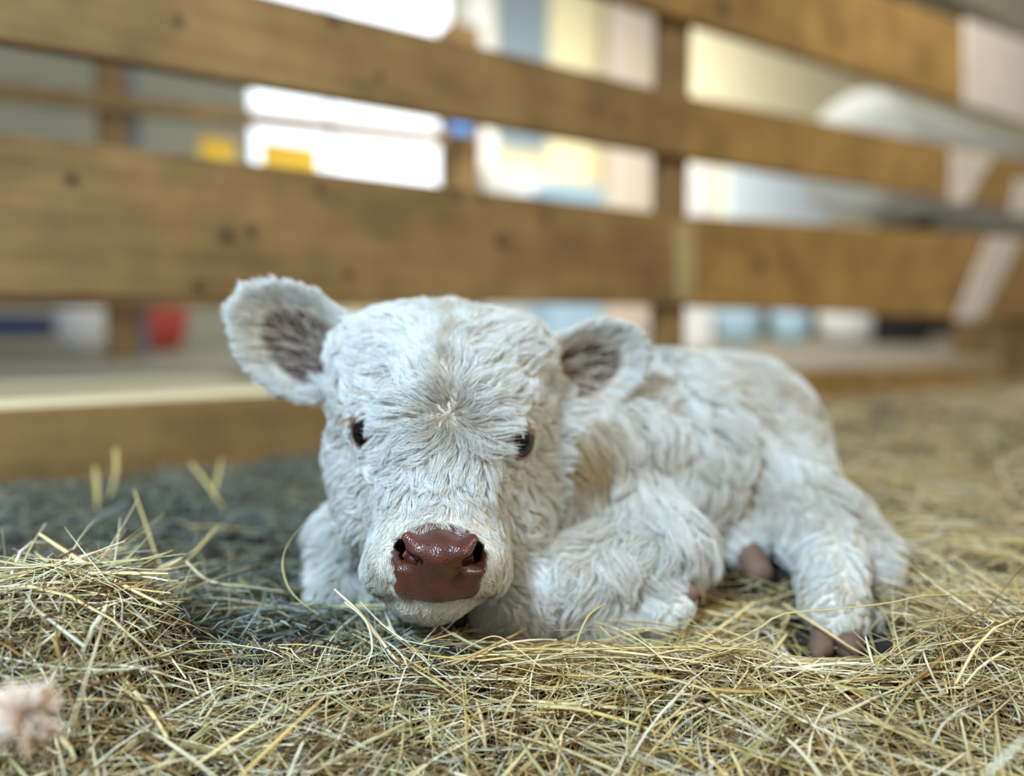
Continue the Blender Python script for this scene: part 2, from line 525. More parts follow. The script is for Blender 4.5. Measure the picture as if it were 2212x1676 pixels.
# ------------------------------------------------------------------ the calf: one continuous body grown from a distance field
class Field:
    def __init__(s, lo, hi, h):
        s.lo, s.h = np.array(lo, float), h
        s.n = np.ceil((np.array(hi) - s.lo) / h).astype(int) + 1
        s.D = np.full(s.n, 0.25, dtype=np.float32)

    def sub(s, lo, hi):
        a = np.clip(np.floor((np.array(lo) - s.lo) / s.h).astype(int), 0, s.n)
        b = np.clip(np.ceil((np.array(hi) - s.lo) / s.h).astype(int) + 1, 0, s.n)
        ax = [s.lo[i] + s.h * np.arange(a[i], b[i]) for i in range(3)]
        P = np.stack(np.meshgrid(*ax, indexing='ij'), -1)
        return (slice(a[0], b[0]), slice(a[1], b[1]), slice(a[2], b[2])), P

    def union(s, fn, lo, hi, k=0.02):
        sl, P = s.sub(np.array(lo) - 0.05 - k, np.array(hi) + 0.05 + k)
        d = fn(P)
        D = s.D[sl]
        hh = np.clip(0.5 + 0.5 * (d - D) / k, 0, 1)
        s.D[sl] = d * (1 - hh) + D * hh - k * hh * (1 - hh)

    def cut(s, fn, lo, hi, k=0.006):
        sl, P = s.sub(np.array(lo) - 0.03, np.array(hi) + 0.03)
        d = -fn(P)
        D = s.D[sl]
        hh = np.clip(0.5 - 0.5 * (d - D) / k, 0, 1)
        s.D[sl] = d * (1 - hh) + D * hh + k * hh * (1 - hh)

    def cone(s, a, ra, b, rb, k=0.03, cut=False):
        a, b = np.array(a), np.array(b)
        ab = b - a

        def fn(P):
            t = np.clip(((P - a) @ ab) / max(ab @ ab, 1e-9), 0, 1)
            return np.linalg.norm(P - a - t[..., None] * ab, axis=-1) - (ra + (rb - ra) * t)
        r = max(ra, rb)
        (s.cut if cut else s.union)(fn, np.minimum(a, b) - r, np.maximum(a, b) + r, k)

    def ell(s, c, r, R=None, k=0.03, cut=False):
        c, r = np.array(c), np.array(r)
        R = np.eye(3) if R is None else R                # rows are the ellipsoid's axes

        def fn(P):
            q = (P - c) @ R.T
            k0 = np.linalg.norm(q / r, axis=-1)
            k1 = np.linalg.norm(q / (r * r), axis=-1)
            return k0 * (k0 - 1) / np.maximum(k1, 1e-6)
        m = max(r)
        (s.cut if cut else s.union)(fn, c - m, c + m, k)

    def sample(s, P):
        q = (P - s.lo) / s.h
        q = np.clip(q, 0, s.n - 1.001)
        i = q.astype(int)
        f = (q - i).astype(np.float32)
        D, x, y, z = s.D, i[..., 0], i[..., 1], i[..., 2]
        fx, fy, fz = f[..., 0], f[..., 1], f[..., 2]
        c00 = D[x, y, z] * (1 - fx) + D[x + 1, y, z] * fx
        c10 = D[x, y + 1, z] * (1 - fx) + D[x + 1, y + 1, z] * fx
        c01 = D[x, y, z + 1] * (1 - fx) + D[x + 1, y, z + 1] * fx
        c11 = D[x, y + 1, z + 1] * (1 - fx) + D[x + 1, y + 1, z + 1] * fx
        return (c00 * (1 - fy) + c10 * fy) * (1 - fz) + (c01 * (1 - fy) + c11 * fy) * fz

    def grad(s, P, e=None):
        e = e or s.h
        g = np.stack([s.sample(P + e * d) - s.sample(P - e * d) for d in np.eye(3)], -1)
        return g / np.maximum(np.linalg.norm(g, axis=-1, keepdims=True), 1e-9)

    def surface(s):
        """naive surface nets"""
        D = s.D
        ins = D < 0
        c = np.zeros(tuple(s.n - 1), dtype=np.int8)
        for dx in (0, 1):
            for dy in (0, 1):
                for dz in (0, 1):
                    c += ins[dx:s.n[0] - 1 + dx, dy:s.n[1] - 1 + dy, dz:s.n[2] - 1 + dz]
        act = (c > 0) & (c < 8)
        idx = np.argwhere(act)
        num = np.full(act.shape, -1, dtype=np.int64)
        num[act] = np.arange(len(idx))
        acc = np.zeros((len(idx), 3))
        cnt = np.zeros(len(idx))
        cor = [(x, y, z) for x in (0, 1) for y in (0, 1) for z in (0, 1)]
        for a in cor:
            for ax in range(3):
                if a[ax]:
                    continue
                b = list(a)
                b[ax] = 1
                da = D[idx[:, 0] + a[0], idx[:, 1] + a[1], idx[:, 2] + a[2]]
                db = D[idx[:, 0] + b[0], idx[:, 1] + b[1], idx[:, 2] + b[2]]
                m = (da < 0) != (db < 0)
                t = np.where(m, da / np.where(m, da - db, 1), 0)
                p = np.array(a, float) + t[:, None] * (np.array(b, float) - np.array(a, float))
                acc += p * m[:, None]
                cnt += m
        V = s.lo + s.h * (idx + acc / cnt[:, None])
        quads = []
        for ax in range(3):
            u, v = [(1, 2), (2, 0), (0, 1)][ax]
            sl0 = [slice(None)] * 3
            sl1 = [slice(None)] * 3
            sl0[ax], sl1[ax] = slice(0, -1), slice(1, None)
            A, Bq = ins[tuple(sl0)], ins[tuple(sl1)]
            e = np.argwhere(A != Bq)
            e = e[(e[:, u] > 0) & (e[:, v] > 0) & (e[:, u] < s.n[u] - 1) & (e[:, v] < s.n[v] - 1)]
            flip = A[e[:, 0], e[:, 1], e[:, 2]]

            def cell(du, dv):
                q = e.copy()
                q[:, u] += du
                q[:, v] += dv
                return num[q[:, 0], q[:, 1], q[:, 2]]
            Q = np.stack([cell(-1, -1), cell(0, -1), cell(0, 0), cell(-1, 0)], 1)
            Q[~flip] = Q[~flip][:, ::-1]
            quads.append(Q)
        Q = np.concatenate(quads)
        return V, Q[(Q >= 0).all(1)]


def axes(main, hint):
    """orthonormal rows: main, hint made square to it, their cross product"""
    a = np.array(main, float)
    a /= np.linalg.norm(a)
    b = np.array(hint, float)
    b -= a * (a @ b)
    b /= np.linalg.norm(b)
    return np.stack([a, b, np.cross(a, b)])


BODY = Field((-0.36, 0.50, -0.07), (0.60, 1.26, 0.36), 0.003)


def C(p, q, k=0.03):
    """tapered limb between (px, py, Y, radius px) and the same"""
    BODY.cone(at(*p[:3]), pr(p[3], p[2]), at(*q[:3]), pr(q[3], q[2]), k)


# trunk, withers to rump
C((1215, 985, 0.82, 172), (1440, 985, 0.92, 200), 0.03)
C((1440, 985, 0.92, 200), (1580, 975, 1.02, 185), 0.03)
C((1440, 875, 0.93, 75), (1590, 880, 1.02, 78), 0.05)
C((1585, 950, 1.00, 150), (1625, 980, 0.98, 135), 0.04)
# neck
C((990, 870, 0.80, 150), (1220, 960, 0.86, 190), 0.04)
C((900, 960, 0.84, 150), (1180, 1080, 0.84, 170), 0.04)
# brisket under the chin
C((880, 1160, 0.80, 120), (1150, 1160, 0.80, 150), 0.04)
# near front leg: upper arm, forearm lying forward, shank folded back under it
C((1290, 1085, 0.81, 120), (1420, 1180, 0.75, 100), 0.025)
C((1420, 1210, 0.74, 96), (1130, 1290, 0.70, 86), 0.02)
C((1130, 1300, 0.70, 78), (1080, 1335, 0.70, 62), 0.02)
C((1120, 1350, 0.70, 46), (1420, 1332, 0.705, 48), 0.015)
C((1420, 1328, 0.705, 50), (1462, 1306, 0.70, 40), 0.012)
# far front leg showing beside the head
C((800, 1100, 0.82, 70), (732, 1160, 0.76, 52), 0.02)
C((732, 1160, 0.76, 52), (716, 1280, 0.74, 46), 0.015)
C((716, 1285, 0.74, 44), (860, 1320, 0.76, 40), 0.015)
# near hind leg: thigh, shank, cannon, pastern
C((1625, 960, 0.97, 115), (1690, 1085, 0.88, 112), 0.03)
C((1690, 1085, 0.88, 108), (1770, 1160, 0.81, 80), 0.025)
C((1770, 1160, 0.81, 78), (1795, 1240, 0.745, 66), 0.02)
C((1795, 1240, 0.745, 66), (1804, 1318, 0.705, 60), 0.015)
C((1804, 1322, 0.705, 62), (1808, 1350, 0.695, 58), 0.012)
C((1870, 1345, 0.71, 30), (1892, 1378, 0.705, 22), 0.012)          # dew claw bulge
# hock of the same leg pushed out behind
C((1800, 1120, 0.82, 70), (1893, 1200, 0.80, 48), 0.02)
C((1893, 1200, 0.80, 48), (1905, 1268, 0.78, 42), 0.015)
# far hind foot tucked under the belly
C((1560, 1120, 0.90, 70), (1610, 1185, 0.82, 48), 0.02)
# belly
C((1400, 1080, 0.88, 140), (1560, 1070, 0.92, 135), 0.04)

# ---- head
BODY.ell(at(946, 845, 0.775), (pr(222, .775), 0.085, pr(162, .775)), k=0.03)
BODY.ell(at(955, 785, 0.750), (pr(208, .75), 0.072, pr(98, .75)), k=0.03)
BODY.ell(at(955, 712, 0.775), (pr(95, .775), 0.045, pr(36, .775)), k=0.03)
BODY.ell(at(815, 755, 0.775), (pr(70, .775), 0.05, pr(58, .775)), k=0.04)
BODY.ell(at(1105, 760, 0.775), (pr(72, .775), 0.05, pr(60, .775)), k=0.04)      # poll
BODY.ell(at(955, 905, 0.722), (pr(165, .722), 0.078, pr(150, .722)), k=0.03)
C((955, 960, 0.712, 160), (946, 1195, 0.640, 128), 0.03)
BODY.ell(at(950, 1035, 0.715), (pr(178, .715), 0.062, pr(112, .715)), k=0.03)
BODY.ell(at(946, 1195, 0.645), (pr(142, .645), 0.048, pr(92, .645)), k=0.02)
BODY.ell(at(930, 1268, 0.645), (pr(80, .645), 0.043, pr(54, .645)), k=0.010)    # chin
C((932, 1250, 0.66, 82), (948, 1110, 0.80, 160), 0.03)                           # jaw
C((802, 985, 0.750, 92), (818, 1120, 0.71, 82), 0.03)                          # cheeks
C((1104, 995, 0.750, 92), (1084, 1125, 0.71, 82), 0.03)
C((815, 872, 0.705, 52), (790, 890, 0.72, 46), 0.03)                             # brows
C((1090, 885, 0.705, 60), (1122, 905, 0.72, 46), 0.03)
C((852, 1215, .618, 38), (830, 1232, .64, 44), 0.02)                             # flews
C((1040, 1215, .618, 38), (1056, 1236, .64, 42), 0.02)

# eyes
EYES = []
for (px, py, Y, e) in ((814, 930, 0.682, (-0.74, -0.67, 0.02)), (1098, 950, 0.680, (0.75, -0.66, 0.0))):
    c = at(px, py, Y)
    e = np.array(e) / np.linalg.norm(e)
    EYES.append((c, e))
    BODY.ell(c + e * 0.003, (0.0225,) * 3, k=0.012)
    BODY.ell(c + e * 0.006, (0.0205,) * 3, k=0.004, cut=True)
# nostril hollows
for a, b in (((862, 1172, .592), (872, 1200, .64)), ((872, 1200, .588), (888, 1210, .64)), ((890, 1212, .585), (905, 1212, .64)),
             ((1037, 1176, .594), (1028, 1202, .64)), ((1030, 1202, .589), (1018, 1212, .64)), ((1012, 1214, .586), (998, 1214, .64))):
    BODY.cone(at(*a), 0.0048, at(*b), 0.0040, 0.003, cut=True)
# mouth line between muzzle and chin
for a, b in (((845, 1262, .600), (880, 1287, .592)), ((880, 1287, .592), (960, 1293, .590)), ((960, 1293, .590), (1030, 1290, .597))):
    BODY.cone(at(*a), 0.0022, at(*b), 0.0022, 0.004, cut=True)

# ---- ears: cupped leaves grown out of the skull
EARS = []


def ear(base, tip, hw_px, open_dir, cup, prof):
    B, T = at(*base), at(*tip)
    R = axes(T - B, open_dir)                     # rows: along, opening, across
    Lg = np.linalg.norm(T - B)
    hw = pr(hw_px, base[2])
    ss, ww = np.array([p[0] for p in prof]), np.array([p[1] for p in prof])

    def local(P):
        q = (P - B) @ R.T
        s_ = q[..., 0] / Lg
        w = np.interp(s_, ss, ww) * hw
        return s_, q[..., 2], q[..., 1], w

    def fn(P):
        s_, t, h, w = local(P)
        h0 = cup * (np.clip(t / max(hw, 1e-6), -1.3, 1.3) ** 2) - 0.016 * np.sin(np.clip(s_, 0, 1) * math.pi * 0.9)
        out = np.maximum(np.abs(t) - w, 0)
        end = np.maximum(np.maximum(s_ - 1, -s_), 0) * Lg
        return np.sqrt(out ** 2 + (h - h0) ** 2 + end ** 2) - 0.0042
    lo, hi = np.minimum(B, T) - hw, np.maximum(B, T) + hw
    BODY.union(fn, lo, hi, 0.010)
    EARS.append((B, R, Lg, hw, local))


ear((730, 806, 0.772), (520, 646, 0.752), 102, (0.10, -1, 0.05), 0.016,
    [(-.1, .66), (0, .74), (.25, .98), (.5, 1.0), (.72, .84), (.88, .58), (.97, .32), (1, .20)])
ear((1190, 828, 0.775), (1388, 745, 0.785), 82, (-0.05, -1, 0.0), 0.016,
    [(-.1, .66), (0, .78), (.25, .98), (.5, 1.0), (.72, .86), (.88, .62), (.97, .36), (1, .22)])

BV, BF = BODY.surface()
WHORL = np.array([at(968, 903, y_) for y_ in np.arange(0.58, 0.78, 0.001)])
WHORL = WHORL[int(np.argmax(BODY.sample(WHORL) < 0))]          # where the coat of the face turns


# ---- skin colours
def ear_in(P):
    """1 well inside an ear's cup, falling to 0 at its rim"""
    m = np.zeros(len(P))
    for (B, R, Lg, hw, local) in EARS:
        s_, t, h, w = local(P)
        q = np.sqrt(((s_ - 0.34) / 0.52) ** 2 + (t / (hw * 0.80)) ** 2)
        g = BODY.grad(P) @ R[1]
        m = np.maximum(m, np.clip((1.0 - q) / 0.25, 0, 1) * (g > 0.15) * (np.abs(h) < 0.05))
    return m


C_SKIN = srgb(206, 200, 186)
bc = np.tile(C_SKIN, (len(BV), 1))
ei = ear_in(BV)
bc = bc * (1 - ei[:, None]) + srgb(58, 36, 29) * ei[:, None]
px_, py_ = project(BV)
nz = ((np.hypot((px_ - 948) / 106, (py_ - 1212) / 84) < 1) & (BV[:, 1] < .66) & (py_ < 1292))[:, None]
bc = np.where(nz, srgb(78, 44, 36), bc)
wz = np.exp(-(np.linalg.norm(BV - WHORL, axis=1) / 0.006) ** 2)[:, None]
bc = bc * (1 - wz) + srgb(110, 88, 66) * wz  # shade at the whorl painted into the skin
M_SKIN = attr_mat('calf_skin', 0.65, 0.25)
calf = mesh_np('calf', BV, BF, M_SKIN, colors=bc)
tag(calf, 'small fluffy white calf with pink nose lying on hay beside the plank fence', 'calf')

# ---- nose pad, finer
NOSE = Field(at(948, 1215, .60) - np.array([.052, .05, .045]), at(948, 1215, .60) + np.array([.052, .04, .042]), 0.0009)


NF_ = 0.010


def N_(p, q, k=0.006, cut=False):
    NOSE.cone(at(p[0], p[1], p[2] - NF_), pr(p[3], p[2]), at(q[0], q[1], q[2] - NF_), pr(q[3], q[2]), k, cut)


NOSE.ell(at(946, 1222, .612), (pr(86, .612), .024, pr(66, .612)), k=.01)           # the whole pad
NOSE.ell(at(950, 1190, .597), (pr(60, .597), .024, pr(34, .597)), k=.012)          # domed top
N_((948, 1200, .604, 52), (942, 1262, .605, 30), 0.012)
N_((880, 1262, .611, 30), (1008, 1262, .611, 30), 0.012)                            # upper lip
N_((882, 1164, .600, 16), (908, 1190, .592, 24), 0.008)                             # wings over the nostrils
N_((1018, 1168, .601, 16), (996, 1194, .593, 23), 0.008)
N_((866, 1232, .604, 14), (905, 1238, .600, 16), 0.008)
N_((1032, 1236, .606, 13), (1000, 1240, .601, 16), 0.008)
# comma shaped nostrils bored backwards
for pts in (((850, 1168, 13), (858, 1192, 15), (875, 1208, 13), (902, 1217, 9.5)),
            ((1050, 1174, 13), (1044, 1196, 14), (1030, 1211, 11), (1007, 1219, 8.5))):
    for (a, b) in zip(pts[:-1], pts[1:]):
        for f_ in np.linspace(0, 1, 7):
            q = [a[i_] * (1 - f_) + b[i_] * f_ for i_ in range(3)]
            sx = 1 if q[0] < 948 else -1
            NOSE.cone(at(q[0], q[1], .560), pr(q[2], .59), at(q[0] + sx * 10, q[1] - 6, .603), pr(q[2], .59) * .8, 0.0015, cut=True)
NV, NF = NOSE.surface()

m, N, L, B = new_mat('nose_leather')
M_NOSE = m
geo = N.new('ShaderNodeNewGeometry')
vo = N.new('ShaderNodeTexVoronoi')
vo.inputs['Scale'].default_value = 640
L.new(geo.outputs['Position'], vo.inputs['Vector'])
ns = N.new('ShaderNodeTexNoise')
ns.inputs['Scale'].default_value = 60
L.new(geo.outputs['Position'], ns.inputs['Vector'])
rp = N.new('ShaderNodeValToRGB')
rp.color_ramp.elements[0].position, rp.color_ramp.elements[1].position = 0.3, 0.75
rp.color_ramp.elements[0].color = (*srgb(66, 30, 22), 1)
rp.color_ramp.elements[1].color = (*srgb(90, 45, 35), 1)
L.new(ns.outputs['Fac'], rp.inputs['Fac'])
L.new(rp.outputs['Color'], B.inputs['Base Color'])
bp = N.new('ShaderNodeBump')
bp.inputs['Strength'].default_value = 0.45
bp.inputs['Distance'].default_value = 0.0008
L.new(vo.outputs['Distance'], bp.inputs['Height'])
L.new(bp.outputs[0], B.inputs['Normal'])
B.inputs['Roughness'].default_value = 0.30
B.inputs['Coat Weight'].default_value = 0.25
B.inputs['Coat Roughness'].default_value = 0.1
nose = mesh_np('nose', NV, NF, M_NOSE, calf)
tag(nose, 'wet reddish brown nose pad with two nostrils')

# ---- eyes and lids
m, N, L, B = new_mat('eye_dark')
M_EYE = m
B.inputs['Base Color'].default_value = (*srgb(10, 7, 7), 1)
B.inputs['Roughness'].default_value = 0.05
B.inputs['Specular IOR Level'].default_value = 0.32
M_LID = plain('eyelid_skin', srgb(128, 88, 76), 0.45, scale=200)
LIDS = []
for i, (c, e) in enumerate(EYES):
    bm = bmesh.new()
    bmesh.ops.create_uvsphere(bm, u_segments=40, v_segments=24, radius=0.0180)
    bmesh.ops.translate(bm, verts=bm.verts, vec=Vector(c + e * 0.006))
    tag(bm_obj('eye', bm, M_EYE, calf, True), 'glossy black eye')
    LID = Field(c + e * 0.006 - 0.029, c + e * 0.006 + 0.029, 0.001)
    LID.ell(c + e * 0.006, (0.0202,) * 3, k=0.001)
    LID.ell(c + e * 0.006, (0.0177,) * 3, k=0.001, cut=True)
    Rr = axes(e, (0.20 * (1 if i == 0 else -1), 0, 1))
    LID.ell(c + e * 0.0235, (0.0165, 0.0142, 0.0138), Rr, k=0.003, cut=True)
    LID.cut(lambda P: (P - c - e * 0.006) @ e - 0.002, c - 0.02, c + 0.02, 0.002)
    v_, f_ = LID.surface()
    LIDS.append(tag(mesh_np('eyelid', v_, f_, M_LID, calf), 'bare pinkish brown eyelid'))

# ---- hooves
M_HOOF = plain('hoof_horn', srgb(104, 80, 64), 0.7, noise=0.35, scale=90)


def hoof(parts, label=None, sole=None):
    lo = np.min([np.minimum(at(*p[:3]), at(*q[:3])) for p, q in parts], 0) - 0.05
    hi = np.max([np.maximum(at(*p[:3]), at(*q[:3])) for p, q in parts], 0) + 0.05
    H = Field(lo, hi, 0.0018)
    for p, q in parts:
        H.cone(at(*p[:3]), pr(p[3], p[2]), at(*q[:3]), pr(q[3], q[2]), 0.006)
    if sole:                                       # flat underside
        zs = at(parts[0][1][0], sole, parts[0][1][2])[2]
        H.cut(lambda P: P[..., 2] - zs, lo, hi, 0.004)
    v_, f_ = H.surface()
    return tag(mesh_np('hoof', v_, f_, M_HOOF, calf), label)


hoof([((1784, 1360, .692, 26), (1774, 1402, .668, 27)), ((1784, 1360, .692, 26), (1766, 1414, .656, 16))], 'brown inner claw of the near hind foot', 1417)
hoof([((1836, 1358, .690, 30), (1834, 1400, .666, 30)), ((1836, 1358, .690, 30), (1836, 1412, .654, 20))], 'brown outer claw of the near hind foot', 1417)
hoof([((1622, 1200, .80, 30), (1638, 1236, .78, 33))], 'brown hoof tucked under the belly', 1256)
hoof([((1474, 1296, .70, 26), (1494, 1280, .695, 18))], 'brown hoof tip of the folded front leg')

# ------------------------------------------------------------------ the calf's fur
def wob(P, freq, seed, dims=3):
    """smooth wandering vector field made of sines"""
    r = np.random.default_rng(seed)
    out = np.zeros((len(P), dims))
    for o in range(3):
        K = r.normal(size=(dims, 3)) * freq * (1.7 ** o)
        ph = r.uniform(0, 6.28, dims)
        out += np.sin(P @ K.T + ph) / (1.5 ** o)
    return out / 1.6


def unit(v):
    return v / np.maximum(np.linalg.norm(v, axis=-1, keepdims=True), 1e-9)


def sstep(x, a, b):
    t = np.clip((x - a) / (b - a), 0, 1)
    return t * t * (3 - 2 * t)


NOSE_C = at(948, 1215, 0.605)
HEAD_A, HEAD_B = at(950, 760, 0.80), at(940, 1230, 0.67)


def seg_dist(P, a, b):
    ab = b - a
    t = np.clip((P - a) @ ab / (ab @ ab), 0, 1)
    return np.linalg.norm(P - a - t[:, None] * ab, axis=-1)


def head_w(P):
    px, py = project(P)
    m = sstep(seg_dist(P, HEAD_A, HEAD_B), 0.150, 0.125)
    m = m * sstep(P[:, 1], 0.86, 0.80) * sstep(px, 1230, 1190)
    return m


def flow(P, n, kind):
    """combing direction of the coat"""
    px, py = project(P)
    if kind == 'head':
        r = P - WHORL
        rad = unit(r - n * (r * n).sum(-1, keepdims=True))
        # above the whorl the coat parts along the middle and sweeps up and out
        mid = px - (968 - 0.03 * (903 - py))
        up = sstep(py, 915, 840)
        side = np.sign(mid)[:, None] * np.array([1.0, 0.25, 0.0])
        d = rad + up[:, None] * (0.75 * side * sstep(np.abs(mid), 8, 90)[:, None] + np.array([0, .2, .15]))
        low = sstep(py, 960, 1080)
        d = d + low[:, None] * (np.array([0, 0.2, -0.25]) + 0.35 * side)
        d = d + 0.42 * wob(P, 55, 3) + 0.22 * wob(P, 160, 4)
    elif kind == 'ear':
        d = np.zeros_like(P)
        for (B, R, Lg, hw, local) in EARS:
            s_, t, h, w = local(P)
            near = (np.linalg.norm(P - (B + R[0] * Lg * .5), axis=-1) < Lg)[:, None]
            d = d + near * (R[0] * 0.9 + R[2] * (np.clip(t / hw, -1.2, 1.2) * 0.9)[:, None] * 1.0 + np.array([0, 0, -.10]))
        d = d + 0.18 * wob(P, 70, 5)
    else:
        leg = sstep(P[:, 2], 0.12, 0.04)[:, None]
        d = np.array([0.55, 0.30, -0.75]) * (1 - leg) + np.array([0.05, -0.15, -1.0]) * leg
        d = d + 0.50 * wob(P, 20, 6) + 0.42 * wob(P, 75, 7)
    return unit(d - n * (d * n).sum(-1, keepdims=True))


# root candidates on the skin
tri = np.concatenate([BF[:, [0, 1, 2]], BF[:, [0, 2, 3]]])
ta, tb, tcn = BV[tri[:, 0]], BV[tri[:, 1]], BV[tri[:, 2]]
tarea = 0.5 * np.linalg.norm(np.cross(tb - ta, tcn - ta), axis=1)
tcen = (ta + tb + tcn) / 3


def ear_w(P):
    m = np.zeros(len(P))
    for (B, R, Lg, hw, local) in EARS:
        s_, t, h, w = local(P)
        m = np.maximum(m, (s_ > 0.02) & (s_ < 1.08) & (np.abs(t) < w + 0.012) & (np.abs(h) < 0.035))
    return m


t_ear = ear_w(tcen) > 0
t_head = (head_w(tcen) > 0.3) & ~t_ear
t_face = (unit(np.cross(tb - ta, tcn - ta)) @ unit(CAM - np.array([0, .7, .1]))) > -0.35


def roots(mask, n, weight):
    w = tarea * mask * weight
    i = rng.choice(len(tri), n, p=w / w.sum())
    r1, r2 = np.sqrt(rng.random(n)), rng.random(n)
    return ta[i] * (1 - r1)[:, None] + tb[i] * (r1 * (1 - r2))[:, None] + tcn[i] * (r1 * r2)[:, None]


def nearest(P, gi):
    kd = kdtree.KDTree(len(gi))
    for j, g in enumerate(gi):
        kd.insert(P[g], j)
    kd.balance()
    return np.array([kd.find(p)[1] for p in P])


def grow(P, kind, length, lift, clump, per, curl, K=8, wave=1.0, lock=60, lockw=0.5, vary=0.35, base=0.0008):
    """strands combed along flow(), each lock with a turn, length and lift of its own, gathered to tips twice"""
    N_s = len(P)
    li = rng.choice(N_s, max(6, N_s // lock), replace=False)
    lk = nearest(P, li)
    nl = len(li)
    turn = rng.normal(0, vary, nl)[lk] + rng.normal(0, 0.08, N_s)
    length = length * rng.uniform(0.80, 1.15, nl)[lk]
    lift = lift * rng.uniform(0.65, 1.5, nl)[lk]
    ct, st_ = np.cos(turn)[:, None], np.sin(turn)[:, None]
    n0 = BODY.grad(P)

    def comb(Q, n):
        t = flow(Q, n, kind)
        return t * ct + np.cross(n, t) * st_
    t = comb(P, n0)
    pts = np.zeros((N_s, K, 3))
    pts[:, 0] = P
    d = unit(n0 * lift[:, None] + t)
    step = (length / (K - 1))[:, None]
    cur = (rng.normal(0, 1, nl)[lk] * 0.8 + rng.normal(0, .3, N_s))[:, None] * curl[:, None]
    for k in range(1, K):
        pts[:, k] = pts[:, k - 1] + d * step
        n = BODY.grad(pts[:, k])
        t = comb(pts[:, k], n)
        b = np.cross(n, t)
        d = unit(d * 0.68 + 0.32 * (t - n * 0.22 * (k / K) + b * cur * (k / K)) + np.array([0, 0, -0.03]))
    frac = rng.uniform(0.70, 1.06, N_s)
    pts = pts[:, :1] + (pts - pts[:, :1]) * frac[:, None, None]
    s = np.linspace(0, 1, K)
    gi = rng.choice(N_s, max(8, N_s // per), replace=False)
    near = nearest(P, gi)
    ng = len(gi)
    G = pts[gi].copy()
    side = unit(np.cross(unit(G[:, -1] - G[:, 0]), BODY.grad(G[:, 0])))
    amp = (rng.uniform(0.02, 0.13, ng) * wave * length[gi])[:, None, None]
    gph = rng.uniform(0, 6.28, ng)[:, None]
    fr = rng.uniform(2.5, 7.0, ng)[:, None]
    G += side[:, None] * amp * ((np.sin(s[None] * fr + gph) - np.sin(gph)) * s[None] ** 0.6)[..., None]
    # pull the small tips of a lock together
    Lg = pts[li]
    lockw = np.broadcast_to(lockw, (N_s,))
    wl_ = (lockw[gi][:, None] * s[None] ** 1.1)[..., None]
    G = G * (1 - wl_) + Lg[lk[gi]] * wl_
    w = (clump[:, None] * s[None] ** 0.9)[..., None]
    out = pts * (1 - w) + G[near] * w
    out += rng.normal(0, 1, (N_s, 1, 3)) * (length * 0.045)[:, None, None] * s[None, :, None]
    # keep every point outside the skin
    mn = base * s[None] + rng.uniform(0.04, 0.20, N_s)[:, None] * length[:, None] * np.sin(s * 2.4)[None] * np.clip(lift, 0, 1)[:, None]
    for _ in range(2):
        dd = BODY.sample(out)
        need = np.clip(mn - dd, 0, 0.02)
        need[:, 0] = 0
        out += BODY.grad(out) * need[..., None]
    return out, near


def hair_obj(name, strands, radius, col, mat, parent, label=None, under=0.0):
    N_s, K, _ = strands.shape
    hc = bpy.data.hair_curves.new(name)
    hc.add_curves([K] * N_s)
    hc.attributes['position'].data.foreach_set('vector', strands.astype(np.float32).ravel())
    ra = hc.attributes.get('radius') or hc.attributes.new('radius', 'FLOAT', 'POINT')
    s = np.linspace(0, 1, K)
    prof = 1.0 - 0.72 * s ** 1.5
    ra.data.foreach_set('value', (radius[:, None] * prof[None]).astype(np.float32).ravel())
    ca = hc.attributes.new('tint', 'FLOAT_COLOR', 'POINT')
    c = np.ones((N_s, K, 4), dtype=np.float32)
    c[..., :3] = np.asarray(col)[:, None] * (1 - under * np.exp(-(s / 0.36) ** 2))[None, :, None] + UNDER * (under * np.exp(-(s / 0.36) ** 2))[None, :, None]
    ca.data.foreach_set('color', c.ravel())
    hc.materials.append(mat)
    return tag(link(bpy.data.objects.new(name, hc), parent), label)


M_FUR = attr_mat('fur', 0.50, 0.40, 0.18)
WHITE, CREAM, TAN = srgb(236, 241, 244), srgb(228, 224, 204), srgb(172, 148, 104)
UNDER = srgb(156, 138, 100)                    # yellowish root colour, deepened to paint in the shade between locks


def shade(n, near, extra_tan):
    gv = rng.random(near.max() + 1)[near]
    mixv = np.clip(0.35 * gv + 0.25 * rng.random(n), 0, 1)[:, None]
    c = WHITE * (1 - mixv) + CREAM * mixv
    e = np.clip(extra_tan, 0, 1)[:, None]
    c = c * (1 - e) + TAN * e
    return c * rng.uniform(0.90, 1.0, (n, 1))


def nose_gap(px, py):
    """pixels from the bare nose pad and mouth, negative on them"""
    q = np.maximum(np.abs(px - 948) - np.interp(py, [1150, 1165, 1175, 1215, 1235, 1290], [66, 90, 104, 104, 88, 70]), np.abs(py - 1220) - 66)
    return q


def eye_gap(P):
    m = np.full(len(P), 9.0)
    for c, e in EYES:
        q = P - (c + e * 0.020)
        m = np.minimum(m, np.sqrt((q @ e) ** 2 * .5 + ((q - np.outer(q @ e, e)) ** 2).sum(-1)))
    return m


